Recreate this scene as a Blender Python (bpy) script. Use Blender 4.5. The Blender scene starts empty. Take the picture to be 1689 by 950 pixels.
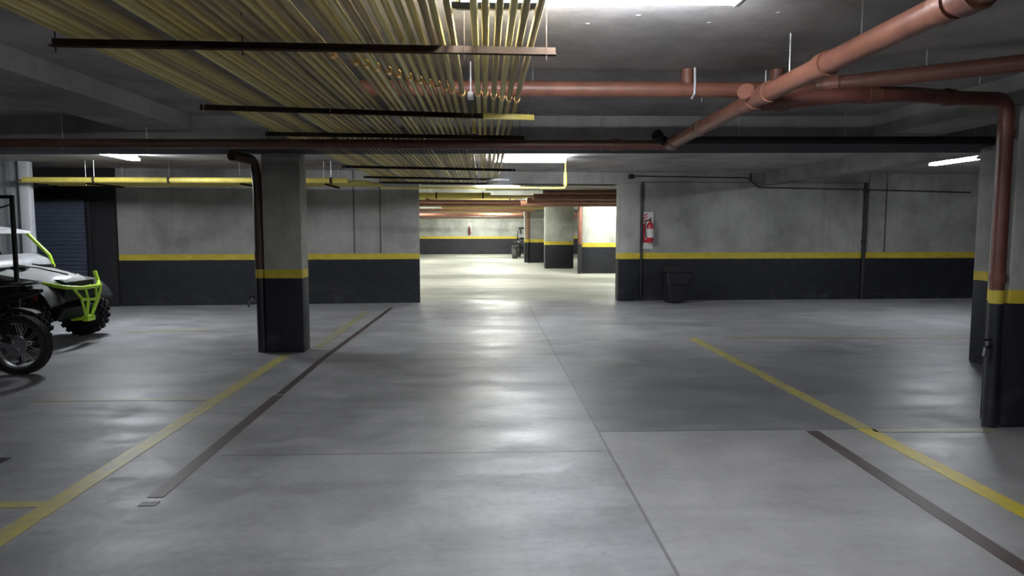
import bpy, bmesh, math, random
from mathutils import Vector, Matrix
random.seed(7)
S = bpy.context.scene
C = S.collection
PI = math.pi

# ------------------------------------------------------------ camera, world, exposure
F_PX = 1150.0
cam_d = bpy.data.cameras.new('camera'); cam = bpy.data.objects.new('camera', cam_d); C.objects.link(cam)
cam_d.sensor_width = 36.0; cam_d.lens = F_PX / 1689.0 * 36.0; cam_d.clip_start = 0.05; cam_d.clip_end = 200
_a = math.atan(100 / F_PX); _psi = math.atan(44.5 * math.cos(_a) / F_PX)
cam.location = (0, 0, 1.6); cam.rotation_euler = (PI / 2 - _a, 0, -_psi)
S.camera = cam
S.view_settings.view_transform = 'Standard'; S.view_settings.look = 'None'
S.view_settings.exposure = 1.15; S.view_settings.gamma = 1.0; S.view_settings.use_curve_mapping = False
S.cycles.use_denoising = True
S.cycles.max_bounces = 7; S.cycles.diffuse_bounces = 5; S.cycles.glossy_bounces = 3
S.cycles.sample_clamp_indirect = 6.0
W = bpy.data.worlds.new('world'); S.world = W; W.use_nodes = True
W.node_tree.nodes['Background'].inputs[0].default_value = (0.5, 0.55, 0.65, 1)
W.node_tree.nodes['Background'].inputs[1].default_value = 0.02

# lamp strengths (emission of the tubes)
L_NEAR, L_MID, L_SIDE_L, L_SIDE_R, L_FAR, L_BACK_FILL = 110, 150, 165, 110, 300, 75

# ------------------------------------------------------------ materials
def nt(name):
    m = bpy.data.materials.new(name); m.use_nodes = True
    t = m.node_tree; b = t.nodes['Principled BSDF']
    return m, t, b
def N(t, kind, **kw):
    n = t.nodes.new(kind)
    for k, v in kw.items(): setattr(n, k, v)
    return n
def math_(t, op, a, b=None, c=None, clamp=False):
    n = t.nodes.new('ShaderNodeMath'); n.operation = op; n.use_clamp = clamp
    for i, v in enumerate((a, b, c)):
        if v is None: continue
        if isinstance(v, (int, float)): n.inputs[i].default_value = v
        else: t.links.new(v, n.inputs[i])
    return n.outputs[0]
def mix(t, fac, a, b, mode='MIX'):
    n = t.nodes.new('ShaderNodeMix'); n.data_type = 'RGBA'; n.blend_type = mode
    for s, v in ((n.inputs[0], fac), (n.inputs[6], a), (n.inputs[7], b)):
        if isinstance(v, (int, float)): s.default_value = v
        elif isinstance(v, tuple): s.default_value = (*v[:3], 1)
        else: t.links.new(v, s)
    return n.outputs[2]
def noise(t, vec, scale, detail=4, rough=0.55, dist=0.0):
    n = N(t, 'ShaderNodeTexNoise'); n.inputs['Scale'].default_value = scale
    n.inputs['Detail'].default_value = detail; n.inputs['Roughness'].default_value = rough
    n.inputs['Distortion'].default_value = dist
    if vec is not None: t.links.new(vec, n.inputs['Vector'])
    return n.outputs[0]
def ramp(t, v, lo, hi, a=0.0, b=1.0):
    n = N(t, 'ShaderNodeMapRange'); n.inputs[1].default_value = lo; n.inputs[2].default_value = hi
    n.inputs[3].default_value = a; n.inputs[4].default_value = b
    n.clamp = True; t.links.new(v, n.inputs[0]); return n.outputs[0]
def pos(t):
    g = N(t, 'ShaderNodeNewGeometry'); s = N(t, 'ShaderNodeSeparateXYZ'); t.links.new(g.outputs['Position'], s.inputs[0])
    return g.outputs['Position'], s.outputs[0], s.outputs[1], s.outputs[2]
def scaled(t, vec, sx, sy, sz):
    m = N(t, 'ShaderNodeMapping'); m.inputs['Scale'].default_value = (sx, sy, sz)
    t.links.new(vec, m.inputs['Vector']); return m.outputs[0]
def bump(t, b, h, strength=0.2, dist=0.01):
    n = N(t, 'ShaderNodeBump'); n.inputs['Strength'].default_value = strength; n.inputs['Distance'].default_value = dist
    t.links.new(h, n.inputs['Height']); t.links.new(n.outputs[0], b.inputs['Normal'])
def plain(name, col, rough=0.5, metal=0.0, var=0.12, spec=0.5):
    m, t, b = nt(name)
    p, x, y, z = pos(t)
    n = noise(t, p, 9, 4)
    c = mix(t, ramp(t, n, 0.3, 0.7), tuple(v * (1 - var) for v in col), tuple(min(1, v * (1 + var)) for v in col))
    t.links.new(c, b.inputs['Base Color'])
    b.inputs['Roughness'].default_value = rough; b.inputs['Metallic'].default_value = metal
    b.inputs['Specular IOR Level'].default_value = spec
    return m
def emit(name, col, strength):
    m, t, b = nt(name)
    b.inputs['Base Color'].default_value = (0.8, 0.8, 0.8, 1)
    b.inputs['Emission Color'].default_value = (*col, 1); b.inputs['Emission Strength'].default_value = strength
    return m
def concrete_col(t, p, base=(0.30, 0.30, 0.285), streak=True):
    big = noise(t, p, 0.55, 5, 0.6, 0.4)
    mid = noise(t, p, 1.7, 7, 0.62)
    fine = noise(t, p, 26, 4, 0.6)
    c = mix(t, ramp(t, big, 0.36, 0.64), tuple(v * 0.62 for v in base), tuple(v * 1.15 for v in base))
    c = mix(t, ramp(t, mid, 0.40, 0.70, 0, 0.45), c, tuple(v * 1.35 for v in base))
    c = mix(t, ramp(t, mid, 0.52, 0.34, 0, 0.28), c, tuple(v * 0.55 for v in base))
    c = mix(t, ramp(t, fine, 0.5, 0.8, 0, 0.35), c, tuple(v * 0.55 for v in base))
    if streak:
        s = noise(t, scaled(t, p, 3.2, 3.2, 0.12), 2.2, 4)
        c = mix(t, ramp(t, s, 0.52, 0.72, 0, 0.35), c, tuple(v * 0.6 for v in base))
    return c, mid, fine
def wall_mat(name, lo=None, hi=None, base=(0.30, 0.30, 0.285), top=None, joints=()):
    """painted dado: black up to lo, yellow up to hi, bare concrete (or pipe colour) above"""
    m, t, b = nt(name); p, x, y, z = pos(t)
    if top is None: c, mid, fine = concrete_col(t, p, base)
    else:
        n0 = noise(t, p, 7, 5); mid = n0; fine = noise(t, p, 40, 2)
        c = mix(t, ramp(t, n0, 0.3, 0.75), tuple(v * 0.8 for v in top), tuple(v * 1.2 for v in top))
    for (jx, w) in joints:
        d = math_(t, 'ABSOLUTE', math_(t, 'SUBTRACT', x, jx))
        c = mix(t, ramp(t, d, w, w * 2.2, 0.7, 0), c, (0.05, 0.045, 0.04))
    rough = ramp(t, mid, 0.3, 0.7, 0.9, 0.75)
    if lo is not None:
        wob = math_(t, 'MULTIPLY', math_(t, 'SUBTRACT', noise(t, p, 5, 3), 0.5), 0.012)
        zz = math_(t, 'ADD', z, wob)
        yel = mix(t, ramp(t, noise(t, p, 6, 5), 0.35, 0.75), (0.52, 0.40, 0.035), (0.66, 0.53, 0.07))
        scuff = math_(t, 'MULTIPLY', ramp(t, noise(t, scaled(t, p, 1, 1, 1.6), 3.5, 6, 0.7), 0.5, 0.75, 0.05, 0.5), ramp(t, z, 0.45, 0.05, 0.3, 1))
        blk = mix(t, scuff, (0.011, 0.012, 0.018), (0.10, 0.10, 0.12))
        c = mix(t, math_(t, 'LESS_THAN', zz, hi), c, yel)
        isb = math_(t, 'LESS_THAN', zz, lo)
        c = mix(t, isb, c, blk)
        rough = math_(t, 'SUBTRACT', rough, math_(t, 'MULTIPLY', math_(t, 'LESS_THAN', zz, hi), 0.3))
    t.links.new(c, b.inputs['Base Color']); t.links.new(rough, b.inputs['Roughness'])
    b.inputs['Specular IOR Level'].default_value = 0.35
    bump(t, b, fine, 0.25, 0.006)
    return m
def line_dist(t, a, v, w, soft):
    d = math_(t, 'ABSOLUTE', math_(t, 'SUBTRACT', a, v)); return ramp(t, d, w, w + soft, 1, 0)

def floor_mat():
    m, t, b = nt('polished_concrete_floor'); p, x, y, z = pos(t)
    base = (0.315, 0.315, 0.330)
    big = noise(t, p, 0.42, 6, 0.62, 0.6)
    mid = noise(t, p, 1.7, 7, 0.68, 0.5)
    fine = noise(t, p, 18, 5, 0.65)
    tr = noise(t, scaled(t, p, 0.35, 1.7, 1), 1.3, 6, 0.65, 0.3)
    c = mix(t, ramp(t, big, 0.32, 0.68), tuple(v * 0.62 for v in base), tuple(v * 1.15 for v in base))
    c = mix(t, ramp(t, mid, 0.42, 0.66, 0, 0.75), c, tuple(v * 1.4 for v in base))
    c = mix(t, ramp(t, tr, 0.5, 0.72, 0, 0.55), c, tuple(v * 0.55 for v in base))
    c = mix(t, ramp(t, fine, 0.52, 0.8, 0, 0.4), c, tuple(v * 0.6 for v in base))
    # darker slab panel on the right, newer pale slab in front of it, and the pale slabs past the opening
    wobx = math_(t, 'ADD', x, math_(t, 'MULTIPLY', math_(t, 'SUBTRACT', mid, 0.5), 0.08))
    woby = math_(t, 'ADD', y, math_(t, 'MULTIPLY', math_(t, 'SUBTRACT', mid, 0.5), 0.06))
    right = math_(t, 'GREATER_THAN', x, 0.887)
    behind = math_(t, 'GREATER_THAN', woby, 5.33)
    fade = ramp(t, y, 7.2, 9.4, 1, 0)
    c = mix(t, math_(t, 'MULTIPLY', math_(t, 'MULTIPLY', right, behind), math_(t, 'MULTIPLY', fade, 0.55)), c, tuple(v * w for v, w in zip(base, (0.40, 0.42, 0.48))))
    front = math_(t, 'SUBTRACT', 1.0, behind)
    c = mix(t, math_(t, 'MULTIPLY', math_(t, 'MULTIPLY', right, front), 0.35), c, (0.40, 0.385, 0.37))
    far = ramp(t, y, 15.0, 15.6, 0, 1)
    c = mix(t, math_(t, 'MULTIPLY', far, 0.75), c, mix(t, ramp(t, tr, 0.4, 0.7), (0.52, 0.52, 0.45), (0.36, 0.36, 0.31)))
    # slab joints
    jt = math_(t, 'MULTIPLY', line_dist(t, x, 0.885, 0.004, 0.010), ramp(t, y, 14, 15, 1, 0))
    j2 = math_(t, 'MULTIPLY', line_dist(t, y, 4.86, 0.004, 0.012), ramp(t, x, -1.9, -1.85, 0, 1))
    j2 = math_(t, 'MULTIPLY', j2, ramp(t, x, 0.85, 0.9, 1, 0))
    j3 = math_(t, 'MULTIPLY', line_dist(t, y, 5.33, 0.005, 0.014), ramp(t, x, 0.85, 0.9, 0, 1))
    j4 = line_dist(t, y, 8.72, 0.004, 0.012)
    j5 = line_dist(t, y, 11.6, 0.004, 0.014)
    j = math_(t, 'MAXIMUM', math_(t, 'MAXIMUM', jt, j2), math_(t, 'MAXIMUM', j3, math_(t, 'MAXIMUM', j4, j5)))
    c = mix(t, math_(t, 'MULTIPLY', j, 0.65), c, (0.075, 0.075, 0.08))
    t.links.new(c, b.inputs['Base Color'])
    r = math_(t, 'ADD', math_(t, 'ADD', ramp(t, mid, 0.38, 0.62, 0.31, 0.43), ramp(t, tr, 0.4, 0.65, 0.0, 0.14)), ramp(t, fine, 0.4, 0.8, 0.0, 0.12))
    r = math_(t, 'ADD', r, math_(t, 'MULTIPLY', far, 0.2))
    t.links.new(r, b.inputs['Roughness']); b.inputs['Specular IOR Level'].default_value = 0.5
    h = math_(t, 'ADD', math_(t, 'MULTIPLY', mid, 1.0), math_(t, 'MULTIPLY', fine, 0.4))
    bump(t, b, h, 0.16, 0.010)
    return m
def paint_mat(name, a, bcol, wear=0.5):
    m, t, b = nt(name); p, x, y, z = pos(t)
    c = mix(t, ramp(t, noise(t, p, 3, 5), 0.3, 0.7), a, bcol)
    w = ramp(t, noise(t, p, 7, 7, 0.75), 0.48, 0.68, 0, wear)
    c = mix(t, w, c, (0.25, 0.25, 0.25))
    t.links.new(c, b.inputs['Base Color']); b.inputs['Roughness'].default_value = 0.45
    return m

M = {}
WALL = (0.36, 0.355, 0.335)
M['wall_l'] = wall_mat('left_wall_painted_concrete', 0.93, 1.05, WALL, joints=((-2.74, 0.012), (-2.20, 0.012)))
M['wall_r'] = wall_mat('right_wall_painted_concrete', 0.915, 1.048, WALL, joints=((8.49, 0.01), (8.90, 0.01)))
M['col_l'] = wall_mat('left_column_painted_concrete', 0.957, 1.07, (0.46, 0.44, 0.40))
M['col_2'] = wall_mat('back_column_painted_concrete', 0.982, 1.09, WALL)
M['col_1'] = wall_mat('near_column_painted_concrete', 1.0, 1.106, WALL)
M['far_wall'] = wall_mat('far_painted_concrete', 0.92, 1.06, (0.42, 0.43, 0.40))
M['conc'] = wall_mat('bare_concrete', base=(0.31, 0.30, 0.285))
M['beam'] = wall_mat('beam_concrete_shaded_underside', base=(0.34, 0.33, 0.32))
def shade_underside(m):  # shade under the beams, painted into the colour of downward faces
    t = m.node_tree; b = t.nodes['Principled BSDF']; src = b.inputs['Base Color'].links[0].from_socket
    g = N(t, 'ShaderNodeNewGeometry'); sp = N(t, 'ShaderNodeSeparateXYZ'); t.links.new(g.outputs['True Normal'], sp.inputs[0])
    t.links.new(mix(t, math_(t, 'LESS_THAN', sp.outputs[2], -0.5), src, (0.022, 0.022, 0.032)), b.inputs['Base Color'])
shade_underside(M['beam'])
M['ceil'] = wall_mat('ceiling_concrete', base=(0.38, 0.355, 0.35))
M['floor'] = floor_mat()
BR = (0.215, 0.088, 0.058)
M['brown'] = wall_mat('terracotta_drain_pipe', top=BR); 
M['brown_dark'] = wall_mat('aged_terracotta_pipe', top=(0.14, 0.058, 0.042))
M['brown_col_l'] = wall_mat('drain_pipe_dado_left', 0.957, 1.07, top=(0.075, 0.04, 0.03))
M['brown_col_1'] = wall_mat('drain_pipe_dado_right', 1.0, 1.106, top=(0.15, 0.050, 0.040))
for k in ('brown', 'brown_dark', 'brown_col_l', 'brown_col_1'):
    M[k].node_tree.nodes['Principled BSDF'].inputs['Specular IOR Level'].default_value = 0.5
    for l in list(M[k].node_tree.links):
        if l.to_socket.name == 'Roughness': M[k].node_tree.links.remove(l)
    M[k].node_tree.nodes['Principled BSDF'].inputs['Roughness'].default_value = 0.42
M['yel'] = plain('yellow_gas_pipe_paint', (0.57, 0.45, 0.14), 0.45, 0, 0.07)
M['yel_b'] = plain('dusty_yellow_gas_pipe_paint', (0.40, 0.32, 0.14), 0.55, 0, 0.07)
M['yel_c'] = plain('olive_yellow_gas_pipe_paint', (0.50, 0.42, 0.15), 0.5, 0, 0.07)
M['yel_d'] = plain('brownish_yellow_gas_pipe_paint', (0.34, 0.26, 0.13), 0.55, 0, 0.07)
M['yel_e'] = plain('pale_yellow_gas_pipe_paint', (0.66, 0.58, 0.24), 0.45, 0, 0.07)
M['yel_hi'] = plain('bright_yellow_paint', (0.72, 0.60, 0.13), 0.4, 0, 0.1)
M['brass'] = plain('orange_brass_coupling', (0.85, 0.47, 0.12), 0.3, 0.2, 0.15)
M['rust'] = plain('rusty_steel', (0.055, 0.038, 0.028), 0.95, 0.0, 0.3, 0.1)
M['steel'] = plain('galvanised_rod', (0.5, 0.5, 0.5), 0.4, 0.7)
M['black'] = plain('black_plastic', (0.012, 0.012, 0.015), 0.62, spec=0.3)
M['blackm'] = plain('black_metal', (0.02, 0.02, 0.024), 0.35, 0.3)
M['black_pipe'] = plain('black_painted_pipe', (0.02, 0.02, 0.022), 0.5)
M['rubber'] = plain('tyre_rubber', (0.017, 0.017, 0.018), 0.75)
M['grey_rubber'] = plain('dusty_tyre_rubber', (0.12, 0.12, 0.12), 0.8)
M['alu'] = plain('aluminium', (0.45, 0.45, 0.47), 0.32, 0.9)
M['alu_dark'] = plain('dark_cast_metal', (0.16, 0.16, 0.17), 0.4, 0.8)
M['lime'] = plain('lime_green_paint', (0.50, 0.78, 0.05), 0.35, 0, 0.06)
M['white'] = plain('white_gloss_body', (0.62, 0.63, 0.64), 0.22, 0, 0.04)
M['greyp'] = plain('grey_plastic', (0.30, 0.31, 0.33), 0.35)
M['wht'] = plain('white_enamel', (0.75, 0.76, 0.76), 0.35, 0, 0.03)
M['post'] = plain('white_painted_post', (0.62, 0.63, 0.66), 0.5, 0, 0.05)
M['red'] = plain('red_enamel', (0.42, 0.02, 0.035), 0.3)
M['sign'] = plain('white_sign_board', (0.62, 0.60, 0.58), 0.5, 0, 0.06)
M['lens'] = plain('headlamp_lens', (0.5, 0.52, 0.55), 0.1)
M['bag'] = plain('black_bin_liner', (0.02, 0.02, 0.024), 0.22)
M['shut'] = plain('dark_blue_shutter', (0.075, 0.088, 0.13), 0.45, 0.1)
M['dark_wall'] = plain('matt_black_wall', (0.013, 0.013, 0.015), 0.7)
M['clad'] = plain('grey_corrugated_sheet', (0.30, 0.32, 0.33), 0.5, 0.1)
M['line_y'] = paint_mat('worn_yellow_floor_paint', (0.56, 0.47, 0.10), (0.42, 0.38, 0.14), 0.7)
M['line_yr'] = paint_mat('yellow_floor_paint', (0.72, 0.57, 0.035), (0.58, 0.47, 0.06), 0.35)
M['line_f'] = paint_mat('faded_yellow_floor_paint', (0.36, 0.33, 0.17), (0.30, 0.29, 0.20), 0.85)
M['line_b'] = paint_mat('brown_joint_strip', (0.060, 0.036, 0.033), (0.085, 0.06, 0.056), 0.12)
M['plaster'] = plain('pale_plaster', (0.4, 0.39, 0.38), 0.8)

# ------------------------------------------------------------ mesh helpers
class MB:
    def __init__(s): s.bm = bmesh.new()
    def box(s, x0, x1, y0, y1, z0, z1, bev=0.0, mat=None, seg=2):
        r = bmesh.ops.create_cube(s.bm, size=1.0)
        vs = r['verts']
        for v in vs:
            v.co = Vector((x0 + (v.co.x + .5) * (x1 - x0), y0 + (v.co.y + .5) * (y1 - y0), z0 + (v.co.z + .5) * (z1 - z0)))
        if bev > 0:
            es = list({e for v in vs for e in v.link_edges})
            r2 = bmesh.ops.bevel(s.bm, geom=es, offset=bev, segments=seg, affect='EDGES', profile=0.5)
            vs = list({v for f in r2['faces'] for v in f.verts} | {v for v in vs if v.is_valid})
        if mat is not None:
            for v in vs: v.co = mat @ v.co
        return s
    def prism(s, poly, z0, z1):
        """poly: xy points"""
        a = [s.bm.verts.new((x, y, z0)) for x, y in poly]; b = [s.bm.verts.new((x, y, z1)) for x, y in poly]
        n = len(poly)
        for i in range(n): s.bm.faces.new((a[i], a[(i + 1) % n], b[(i + 1) % n], b[i]))
        s.bm.faces.new(a[::-1]); s.bm.faces.new(b); return s
    def side(s, poly, y0, y1, mat=None):
        """poly: xz profile extruded along y"""
        a = [s.bm.verts.new((x, y0, z)) for x, z in poly]; b = [s.bm.verts.new((x, y1, z)) for x, z in poly]
        n = len(poly)
        for i in range(n): s.bm.faces.new((a[i], a[(i + 1) % n], b[(i + 1) % n], b[i]))
        s.bm.faces.new(a[::-1]); s.bm.faces.new(b)
        return s
    def hexa(s, lo, hi):
        a = [s.bm.verts.new(v) for v in lo]; b = [s.bm.verts.new(v) for v in hi]
        n = len(lo)
        for i in range(n): s.bm.faces.new((a[i], a[(i + 1) % n], b[(i + 1) % n], b[i]))
        s.bm.faces.new(a[::-1]); s.bm.faces.new(b); return s
    def loft(s, rings, closed=True, caps=True):
        R = [[s.bm.verts.new(v) for v in r] for r in rings]
        n = len(R[0])
        for a, b in zip(R, R[1:]):
            for i in range(n if closed else n - 1): s.bm.faces.new((a[i], a[(i + 1) % n], b[(i + 1) % n], b[i]))
        if caps and closed: s.bm.faces.new(R[0][::-1]); s.bm.faces.new(R[-1])
        return s
    def tube(s, pts, r, n=12, bend=0.0, bseg=6, r2=None):
        P = [Vector(p) for p in pts]
        if bend > 0 and len(P) > 2:
            Q = [P[0]]
            for a, b, c in zip(P, P[1:], P[2:]):
                d1 = (a - b); d2 = (c - b); k = min(bend, d1.length * .49, d2.length * .49)
                p0 = b + d1.normalized() * k; p1 = b + d2.normalized() * k
                for i in range(bseg + 1):
                    u = i / bseg; Q.append(p0.lerp(b, u).lerp(b.lerp(p1, u), u))
            Q.append(P[-1]); P = Q
        T = []
        for i in range(len(P)):
            if i == 0: T.append((P[1] - P[0]).normalized())
            elif i == len(P) - 1: T.append((P[-1] - P[-2]).normalized())
            else: T.append(((P[i] - P[i - 1]).normalized() + (P[i + 1] - P[i]).normalized()).normalized())
        up = Vector((0, 0, 1)) if abs(T[0].z) < .9 else Vector((1, 0, 0))
        u = T[0].cross(up).normalized(); rings = []
        for i, (p, t) in enumerate(zip(P, T)):
            u = (u - t * u.dot(t)).normalized(); w = t.cross(u)
            rr = r if r2 is None else r + (r2 - r) * i / (len(P) - 1)
            rings.append([p + (u * math.cos(2 * PI * k / n) + w * math.sin(2 * PI * k / n)) * rr for k in range(n)])
        return s.loft(rings)
    def lathe(s, prof, axis='Z', c=(0, 0, 0), n=32, closed=False):
        """prof: (radius, height) pairs revolved around an axis through c"""
        c = Vector(c); rings = []
        for k in range(n):
            a = 2 * PI * k / n; ring = []
            for r, h in prof:
                x, y = r * math.cos(a), r * math.sin(a)
                v = {'Z': (x, y, h), 'Y': (x, h, y), 'X': (h, x, y)}[axis]
                ring.append(s.bm.verts.new(c + Vector(v)))
            rings.append(ring)
        m = len(prof)
        for k in range(n):
            a, b = rings[k], rings[(k + 1) % n]
            for i in range(m if closed else m - 1):
                try: s.bm.faces.new((a[i], a[(i + 1) % m], b[(i + 1) % m], b[i]))
                except ValueError: pass
        return s
    def build(s, name, mat, parent=None, smooth=40, loc=None):
        bmesh.ops.remove_doubles(s.bm, verts=s.bm.verts, dist=1e-5)
        bmesh.ops.recalc_face_normals(s.bm, faces=s.bm.faces)
        me = bpy.data.meshes.new(name); s.bm.to_mesh(me); s.bm.free()
        if smooth:
            for p in me.polygons: p.use_smooth = True
            me.set_sharp_from_angle(angle=math.radians(smooth))
        me.materials.append(mat)
        o = bpy.data.objects.new(name, me); C.objects.link(o)
        if loc is not None: me.transform(Matrix.Translation(-Vector(loc))); o.location = loc
        if parent is not None:
            if o.parent is not parent:
                o.parent = parent
        return o
def tag(o, label=None, cat=None, group=None, kind=None):
    if label: o['label'] = label
    if cat: o['category'] = cat
    if group: o['group'] = group
    if kind: o['kind'] = kind
    return o
def empty(name, loc, rz=0.0):
    o = bpy.data.objects.new(name, None); C.objects.link(o); o.location = loc; o.rotation_euler = (0, 0, rz)
    o.empty_display_size = 0.1
    return o
def struct(o, label=None): o['kind'] = 'structure'; (label and o.__setitem__('label', label)); return o
def wall_quad(name, p0, p1, th, z0, z1, mat):
    """straight wall whose room face runs p0 to p1; thickness th to the far side"""
    d = (Vector(p1) - Vector(p0)).normalized(); nrm = Vector((-d.y, d.x)) * th
    return struct(MB().prism([p0, p1, tuple(Vector(p1) + nrm), tuple(Vector(p0) + nrm)], z0, z1).build(name, mat, smooth=0))

# ------------------------------------------------------------ the room
ZC = 2.78      # slab underside
ZB = 2.53      # beam soffit
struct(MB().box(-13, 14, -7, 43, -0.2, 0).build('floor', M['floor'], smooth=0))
struct(MB().box(-13, 14, -7, 43, ZC, ZC + 0.25).build('ceiling', M['ceil'], smooth=0))
wall_quad('wall_left', (-13, -7), (-13, 43), 0.2, 0, ZC, M['conc'])
wall_quad('wall_right', (14, 43), (14, -7), 0.2, 0, ZC, M['wall_r'])
wall_quad('wall_behind', (14, -7), (-13, -7), 0.2, 0, ZC, M['conc'])
wall_quad('wall_far', (-13, 42.05), (14, 42.05), 0.2, 0, ZC, M['far_wall'])
wall_quad('wall_middle_left', (-7.41, 14.42), (-1.39, 14.876), 0.22, 0, ZC, M['wall_l'])
wall_quad('wall_middle_right', (2.886, 15.08), (14, 15.38), 0.22, 0, ZC, M['wall_r'])
# lintel over the opening in the middle wall
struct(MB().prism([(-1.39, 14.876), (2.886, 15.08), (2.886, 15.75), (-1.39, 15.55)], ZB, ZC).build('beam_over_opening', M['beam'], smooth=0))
# transverse beam across the near room, longitudinal beams
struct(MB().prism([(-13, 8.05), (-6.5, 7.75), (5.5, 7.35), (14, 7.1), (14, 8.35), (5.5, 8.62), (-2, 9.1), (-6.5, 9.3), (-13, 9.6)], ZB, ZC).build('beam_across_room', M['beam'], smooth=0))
struct(MB().box(4.12, 4.7, -7, 7.38, 2.55, ZC).build('beam_over_right_bay', M['conc'], smooth=0))
struct(MB().box(6.1, 6.42, 8.6, 15.1, ZB, ZC).build('beam_behind_right_bay', M['conc'], smooth=0))
struct(MB().box(-3.75, -3.1, -7, 7.64, 2.62, ZC).build('beam_over_left_bay', M['conc'], smooth=0))
for i, y0 in enumerate((21.5, 28.5, 35.5)):
    struct(MB().box(-13, 14, y0, y0 + 0.8, ZB, ZC).build('beam_beyond_opening', M['far_wall'], smooth=0))
# small plaster patches under the slab
for (x, y) in ((1.02, 3.55), (0.86, 3.98), (0.6, 4.15), (1.62, 3.9), (1.3, 4.1)):
    struct(MB().lathe([(0.0, ZC - 0.006), (0.012, ZC - 0.004), (0.017, ZC - 0.001), (0.0, ZC - 0.001)], n=10).build('ceiling_patch', M['plaster'], loc=None)).location = (x, y, 0)

def column(x0, x1, y0, y1, mat, label, zt=ZC):
    o = MB().box(x0, x1, y0, y1, 0, zt, bev=0.018, seg=2).build('column', mat, smooth=30, loc=((x0 + x1) / 2, (y0 + y1) / 2, 0))
    o['label'] = label; o['category'] = 'column'; return o
column(-2.80, -2.32, 8.93, 9.25, M['col_l'], 'slim grey concrete column standing alone left of the driving lane, black and yellow base', ZB + 0.002)
column(4.135, 4.72, 5.32, 5.58, M['col_1'], 'nearest concrete column at the right edge, beside the terracotta downpipe', 2.55)
column(5.79, 6.35, 7.80, 8.05, M['col_2'], 'concrete column half hidden behind the nearest right column, black base', ZB + 0.002)
M['pilaster'] = M['wall_r']
column(2.89, 3.36, 15.02, 15.3, M['wall_r'], 'pale flush pillar ending the right wall beside the opening', ZB)
column(3.36, 4.75, 24.1, 24.6, M['far_wall'], 'bright wide column beyond the opening, nearest on its right', ZC)
column(2.33, 3.44, 27.03, 27.6, M['far_wall'], 'middle of the three wide columns beyond the opening', ZC)
column(1.80, 2.72, 31.76, 32.3, M['far_wall'], 'farthest of the three wide columns beyond the opening', ZC)

# ---- left end of the near room: black bay with shutter, white post, cladding
struct(MB().prism([(-13, 13.9), (-7.42, 14.35), (-7.42, 14.55), (-13, 14.15)], 0, ZC).build('wall_behind_shutter', M['dark_wall'], smooth=0))
t = MB()
t.box(-8.95, -7.78, 14.0, 14.03, 0.02, 2.10)
for i in range(26): t.tube([(-8.95, 13.995, 0.10 + i * 0.078), (-7.78, 13.995, 0.10 + i * 0.078)], 0.016, 6)
r = empty('roller_shutter', (-8.4, 14.0, 0)); tag(r, 'dark blue slatted roller shutter behind the white and lime buggy', 'shutter')
def under(o, root):   # re-parent keeping world place
    o.parent = root; o.matrix_parent_inverse = Matrix.Translation(-Vector(root.location)) if not any(root.rotation_euler) else (Matrix.Translation(root.location) @ Matrix.Rotation(root.rotation_euler.z, 4, 'Z')).inverted()
    return o
under(t.build('slat_curtain', M['shut']), r)
under(MB().box(-9.3, -7.70, 13.95, 14.01, 2.10, 2.145, 0.006).box(-7.78, -7.70, 13.95, 14.03, 0, 2.145, 0.006).build('frame', M['blackm']), r)
p = MB().box(-8.36, -8.19, 12.95, 13.1, 0, ZC, 0.012).build('post', M['post'], loc=(-8.27, 13.02, 0))
tag(p, 'tall white square post in front of the dark shutter, behind the buggy roof', 'post')
t = MB(); prof = []
for i in range(60):
    x = -12.9 + i * 0.0767; prof.append((x, 13.0 + (0.018 if (i // 2) % 2 else 0)))
poly = prof + [(prof[-1][0], 13.08), (prof[0][0], 13.08)]
struct(t.prism(poly, 0, ZC).build('wall_cladding', M['clad'], smooth=0))

# ------------------------------------------------------------ lamps
def fixture(loc, length, rz, strength, label, col=(0.90, 0.95, 1.0), w=0.17):
    r = empty('fluorescent_light', loc, rz); tag(r, label, 'ceiling light')
    b = MB().box(-length / 2, length / 2, -w * .22, w * .22, -0.05, 0, 0.006)
    o = b.build('housing', M['wht'], r)
    m = emit('lit_tube_%d' % int(strength), col, strength)
    for sy in (-1, 1):
        MB().tube([(-length / 2 + 0.03, sy * w * .34, -0.075), (length / 2 - 0.03, sy * w * .34, -0.075)], 0.014, 10).build('tube', m, r)
    for sx in (-1, 1):
        MB().box(sx * length / 2 - (0.03 if sx > 0 else 0), sx * length / 2 + (0.03 if sx < 0 else 0), -w * .42, w * .42, -0.095, -0.044, 0.004).build('tube_holder', M['wht'], r)
    return r
fixture((0.56, 3.44, ZC), 1.40, 0.0, L_NEAR, 'large lit twin-tube ceiling light at the top edge above the driving lane')
fixture((0.76, 11.8, ZC), 1.24, 0.02, L_MID, 'lit twin-tube ceiling light seen just under the beam, right of the pipe rack')
fixture((-5.72, 11.2, ZC), 1.24, PI / 2, L_SIDE_L, 'lit ceiling light over the left bay, seen end-on above the shutter')
fixture((7.93, 11.60, ZC), 1.24, PI / 2, L_SIDE_R, 'lit ceiling light over the right bay, beside the half hidden column')
WARM = (0.97, 1.0, 0.88)
fixture((0.35, 20.0, ZC), 1.24, 0, L_FAR * 0.5, 'small lit ceiling light beyond the opening, nearest above the lane', WARM)
fixture((4.4, 22.75, ZC), 1.24, 0, L_FAR, 'lit ceiling light beyond the opening, off to the right before the wide columns', WARM)
fixture((-4.5, 20.0, ZC), 1.24, 0, L_FAR, 'lit ceiling light beyond the opening, hidden behind the left wall', WARM)
fixture((0.2, 26.5, ZC), 1.24, 0, L_FAR, 'second lit ceiling light over the far lane', WARM)
fixture((-3.5, 33.0, ZC), 1.24, 0, L_FAR, 'lit ceiling light at the left of the far lane', WARM)
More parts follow.
